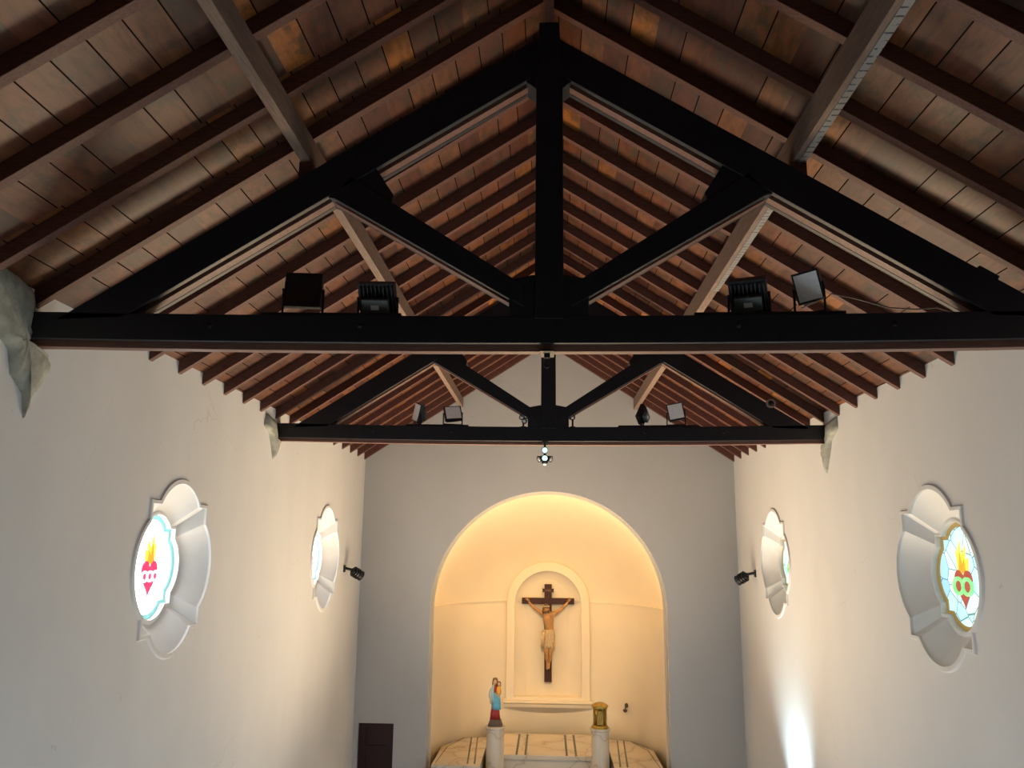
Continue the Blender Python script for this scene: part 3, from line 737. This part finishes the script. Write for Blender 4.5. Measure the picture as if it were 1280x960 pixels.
o = obj('mantle', bm, M_PALEBLUE, S, smooth=True); md = o.modifiers.new('thickness', 'SOLIDIFY'); md.thickness = 0.01
def head(S_, c, r, tilt=0, hairmat=M_HAIR, beard=False):
    bm = bmesh.new(); M = Matrix.Rotation(tilt, 4, 'Y')
    ball(bm, c, r, 0.80, 0.92, 1.08, 16, M)
    ball(bm, Vector(c) + Vector((0, -r*0.90, -r*0.08)), r*0.17, 0.8, 1.1, 1.5, 8)           # nose
    ball(bm, Vector(c) + Vector((0, -r*0.80, -r*0.50)), r*0.22, 1.2, 0.6, 0.5, 8)           # mouth
    for s in (-1, 1):
        ball(bm, Vector(c) + Vector((s*r*0.30, -r*0.80, r*0.08)), r*0.13, 1.3, 0.6, 0.8, 8)  # eyes
        ball(bm, Vector(c) + Vector((s*r*0.78, 0.0, -r*0.05)), r*0.18, 0.5, 0.9, 1.5, 8)     # ears
    h = obj('head', bm, M_FACE, S_, smooth=True)
    bm = bmesh.new()
    ball(bm, Vector(c) + Vector((0, r*0.22, r*0.20)), r*1.05, 0.92, 0.95, 1.05, 16, M)
    for s in (-1, 1): ball(bm, Vector(c) + Vector((s*r*0.75, r*0.1, -r*0.55)), r*0.42, 0.7, 0.9, 1.9, 10)
    obj('hair', bm, hairmat, h, smooth=True)
    return h
head(S, (-.015, -.015, 0.975), 0.068, 0.08)
M_CROWN = M_BRASS
bm = bmesh.new(); lathe(bm, [(0.046, 1.03), (0.055, 1.06), (0.050, 1.06), (0.042, 1.03)], 14, c=(-.015, 0, 0)); obj('crown', bm, M_CROWN, S)
# arms: one lowered, one under the child
me = skin_mesh('arm', [(-.10, -.01, .83), (-.125, -.03, .74), (-.135, -.05, .66), (-.115, -.085, .585), (-.112, -.09, .555)], [(0, 1), (1, 2), (2, 3), (3, 4)], [.034, .032, .028, .016, .012], 1)
mesh_obj('arm', me, M_PALEBLUE, S)
bm = bmesh.new(); ball(bm, (-.112, -.092, .535), .022, .8, .6, 1.3, 10)
for k in range(4): tube(bm, [(-.124 + .008*k, -.095, .52), (-.124 + .0085*k, -.099, .498 - .004*(k in (1, 2)))], .0042, 5)
tube(bm, [(-.098, -.095, .54), (-.090, -.105, .52)], .0045, 5); obj('hand', bm, M_FACE, S, smooth=True)
me = skin_mesh('arm', [(.08, -.01, .83), (.115, -.04, .75), (.105, -.10, .70), (.05, -.125, .70)], [(0, 1), (1, 2), (2, 3)], [.034, .032, .026, .014], 1)
mesh_obj('arm', me, M_BLUE, S)
# the child, seated on the arm
bm = bmesh.new(); robe(bm, [(0.70, .052, .045, .072, .6), (0.76, .062, .055, .075, .6), (0.82, .055, .048, .078, .4), (0.875, .045, .038, .08, .2), (0.90, .018, .018, .082, 0)], folds=6, amp=.06, c=(0, -.085), seg=36)
ch = obj('child', bm, M_ORANGE, S, smooth=True)
head(ch, (.084, -.09, 0.945), 0.046, -0.1)
bm = bmesh.new(); ball(bm, (.03, -.13, .70), .02, 1, .8, 1.1, 8); ball(bm, (.105, -.115, .665), .016, .8, 1, 1.8, 8); ball(bm, (.07, -.125, .66), .016, .8, 1, 1.8, 8); obj('child_limbs', bm, M_FACE, ch, smooth=True)

# small lamp bracket on the apse wall
L = thing('sanctuary_lamp', 'tiny dark bracket lamp on the apse wall right of the tabernacle', 'lamp', (2.03, 22.02, Zc(-4.10)))
bm = bmesh.new(); ball(bm, (0, 0, 0.05), 0.05, 1, .6, 1.2, 10); tube(bm, [(0, -.01, .05), (-.01, -.09, .06), (-.04, -.13, .02), (-.05, -.14, -.04)], .018, 8); obj('bracket', bm, M_STONE, L, smooth=True)
bm = bmesh.new(); lathe(bm, [(.02, -.09), (.05, -.07), (.055, -.03), (.04, -.02)], 12, c=(-.05, -.14, 0)); obj('lamp_cup', bm, M_STONE, L)

# ------------------------------------------------------------------ crucifix
CX = thing('crucifix', 'wooden crucifix with a carved figure hanging in the arched niche', 'crucifix', (0.018, 22.765, Zc(-1.525)))
bm = bmesh.new(); box(bm, -0.10, 0.10, -0.06, 0.06, -2.10, 0.44); obj('upright', bm, M_CROSS, CX, bevel=0.006)
bm = bmesh.new(); box(bm, -0.71, 0.71, -0.065, 0.055, -0.085, 0.075); obj('crossbar', bm, M_CROSS, CX, bevel=0.006)
bm = bmesh.new()
prism(bm, [(-.155, .22), (-.135, .235), (.135, .235), (.155, .22), (.155, .25), (.145, .275), (.155, .30), (.155, .335), (.135, .325), (-.135, .325), (-.155, .335), (-.155, .30), (-.145, .275), (-.155, .25)], -0.095, -0.06, 'Y')
pl = obj('title_plaque', bm, M_CROSS, CX)
cu = bpy.data.curves.new('inscription', 'FONT'); cu.body = 'INRI'; cu.size = 0.085; cu.align_x = 'CENTER'; cu.extrude = 0.002
to = bpy.data.objects.new('inscription_curve', cu); link(to); dg = bpy.context.evaluated_depsgraph_get(); dg.update()
tm = bpy.data.meshes.new_from_object(to.evaluated_get(dg)); bpy.data.objects.remove(to)
tm.materials.clear(); tm.materials.append(speckled('worn_gilt', (0.30, 0.16, 0.08), 0.6, 0.2, 20))
tm.name = 'inscription'; o = link(bpy.data.objects.new('inscription', tm)); o.parent = pl; o.rotation_euler = (PI/2, 0, 0); o.location = (0, -0.096, 0.25)
yf = -0.15
V, E, R = [], [], []
def vert(p, r, par=None):
    V.append(p); R.append(r)
    if par is not None: E.append((par, len(V)-1))
    return len(V)-1
pel = vert((.03, yf, -.90), (.125, .095))
w_ = vert((.035, yf - .01, -.74), (.112, .085), pel)
ch_ = vert((.012, yf - .03, -.52), (.145, .105), w_)
cl = vert((0.0, yf - .02, -.36), (.115, .08), ch_)
nk = vert((-.02, yf - .05, -.29), .052, cl)
hd0 = vert((-.045, yf - .09, -.22), .078, nk)
hd1 = vert((-.06, yf - .105, -.15), .075, hd0)
for s, pts in ((-1, [((-.165, yf, -.315), .068), ((-.27, yf + .01, -.245), .052), ((-.365, yf + .02, -.185), .045), ((-.46, yf + .045, -.095), .037), ((-.535, yf + .06, -.01), .025)]),
               (1, [((.175, yf, -.325), .068), ((.27, yf + .01, -.26), .052), ((.36, yf + .02, -.205), .045), ((.46, yf + .045, -.105), .037), ((.545, yf + .06, -.015), .025)])):
    q = cl
    for p, r in pts: q = vert(p, r, q)
for s, pts in ((-1, [((-.045, yf - .005, -.98), .092), ((-.055, yf - .05, -1.14), .080), ((-.035, yf - .085, -1.33), .058), ((-.035, yf - .05, -1.45), .056), ((-.015, yf + .0, -1.60), .036), ((-.02, yf - .05, -1.69), .034), ((-.025, yf - .085, -1.76), .024)]),
               (1, [((.105, yf - .005, -.98), .092), ((.10, yf - .05, -1.14), .080), ((.065, yf - .08, -1.33), .058), ((.055, yf - .04, -1.45), .056), ((.03, yf + .03, -1.60), .036), ((.02, yf - .03, -1.68), .034), ((.02, yf - .07, -1.75), .024)])):
    q = pel
    for p, r in pts: q = vert(p, r, q)
fig = mesh_obj('figure', skin_mesh('figure', V, E, R, 2), M_SKIN, CX); fig['label'] = 'carved flesh coloured figure with arms outstretched'
# hands with separate fingers nailed to the bar
for s, hx, hz in ((-1, -.545, .005), (1, .555, .0)):
    V2 = [(hx - s*.01, yf + .062, hz - .02), (hx + s*.02, yf + .065, hz + .02)]; E2 = [(0, 1)]; R2 = [(.026, .014), (.030, .014)]
    for k, L_ in enumerate((.055, .065, .06, .045)):
        b = Vector((hx + s*(.046 - .016*k), yf + .06, hz + .024 + .012*k)); d1 = Vector((s*(.7 - .22*k), -.25, .7 + .05*k)).normalized()
        V2 += [tuple(b), tuple(b + d1*L_*.5), tuple(b + d1*L_*.8 + Vector((0, -.022, 0)))]; n = len(V2); E2 += [(1, n-3), (n-3, n-2), (n-2, n-1)]; R2 += [.0095, .009, .007]
    V2 += [(hx - s*.03, yf + .045, hz + .015), (hx - s*.035, yf + .03, hz + .045)]; n = len(V2); E2 += [(0, n-2), (n-2, n-1)]; R2 += [.010, .008]
    mesh_obj('hand', skin_mesh('hand', V2, E2, R2, 1), M_SKIN, fig)
# face, hair and crown of thorns
hc = Vector((-.055, yf - .105, -.185))
bm = bmesh.new()
ball(bm, hc + Vector((-.012, -.085, -.005)), .016, .8, 1.2, 1.6, 8); ball(bm, hc + Vector((-.012, -.075, -.045)), .022, 1.2, .6, .5, 8)
for s in (-1, 1): ball(bm, hc + Vector((s*.03 - .01, -.07, .015)), .013, 1.3, .6, .7, 8)
obj('face', bm, M_SKIN, fig, smooth=True)
bm = bmesh.new()
ball(bm, hc + Vector((0, .03, .03)), .095, .92, .95, 1.05, 16)
for s in (-1, 1): ball(bm, hc + Vector((s*.075, .02, -.06)), .04, .8, .9, 2.2, 10)
ball(bm, hc + Vector((-.012, -.055, -.085)), .042, .9, .8, 1.2, 10)
obj('hair', bm, M_HAIR, fig, smooth=True)
bm = bmesh.new()
for k in range(3):
    tube(bm, [hc + Vector((.092*math.cos(a), -.0 + .095*math.sin(a), .055 + .012*math.sin(3*a + k*2) + .006*k)) for a in [2*PI*i/24 for i in range(25)]], .009, 5)
obj('crown_of_thorns', bm, M_CLOTH, fig)
# loincloth with knot
bm = bmesh.new()
robe(bm, [(-.74, .118, .092, .035, .2), (-.80, .138, .11, .034, .5), (-.90, .152, .125, .030, .8), (-1.02, .150, .135, .025, 1), (-1.14, .155, .14, .018, 1.2), (-1.21, .150, .14, .012, 1.3)], folds=11, amp=.07, seg=66, c=(0, yf - .02))
obj('loincloth', bm, M_CLOTH, fig, smooth=True)
bm = bmesh.new(); ball(bm, (-.10, yf - .07, -.77), .045, 1.2, .8, .8, 10); ball(bm, (-.145, yf - .06, -.78), .03, 1.2, .7, .7, 8)
loft(bm, [[(-.15, yf - .09, -.80), (-.08, yf - .11, -.80), (-.08, yf - .06, -.80), (-.15, yf - .05, -.80)], [(-.185, yf - .10, -1.0), (-.11, yf - .13, -1.0), (-.11, yf - .06, -1.0), (-.175, yf - .05, -1.0)], [(-.19, yf - .10, -1.19), (-.12, yf - .12, -1.22), (-.12, yf - .06, -1.22), (-.18, yf - .05, -1.19)]], True, True, True)
obj('cloth_knot', bm, M_CLOTH, fig, smooth=True)
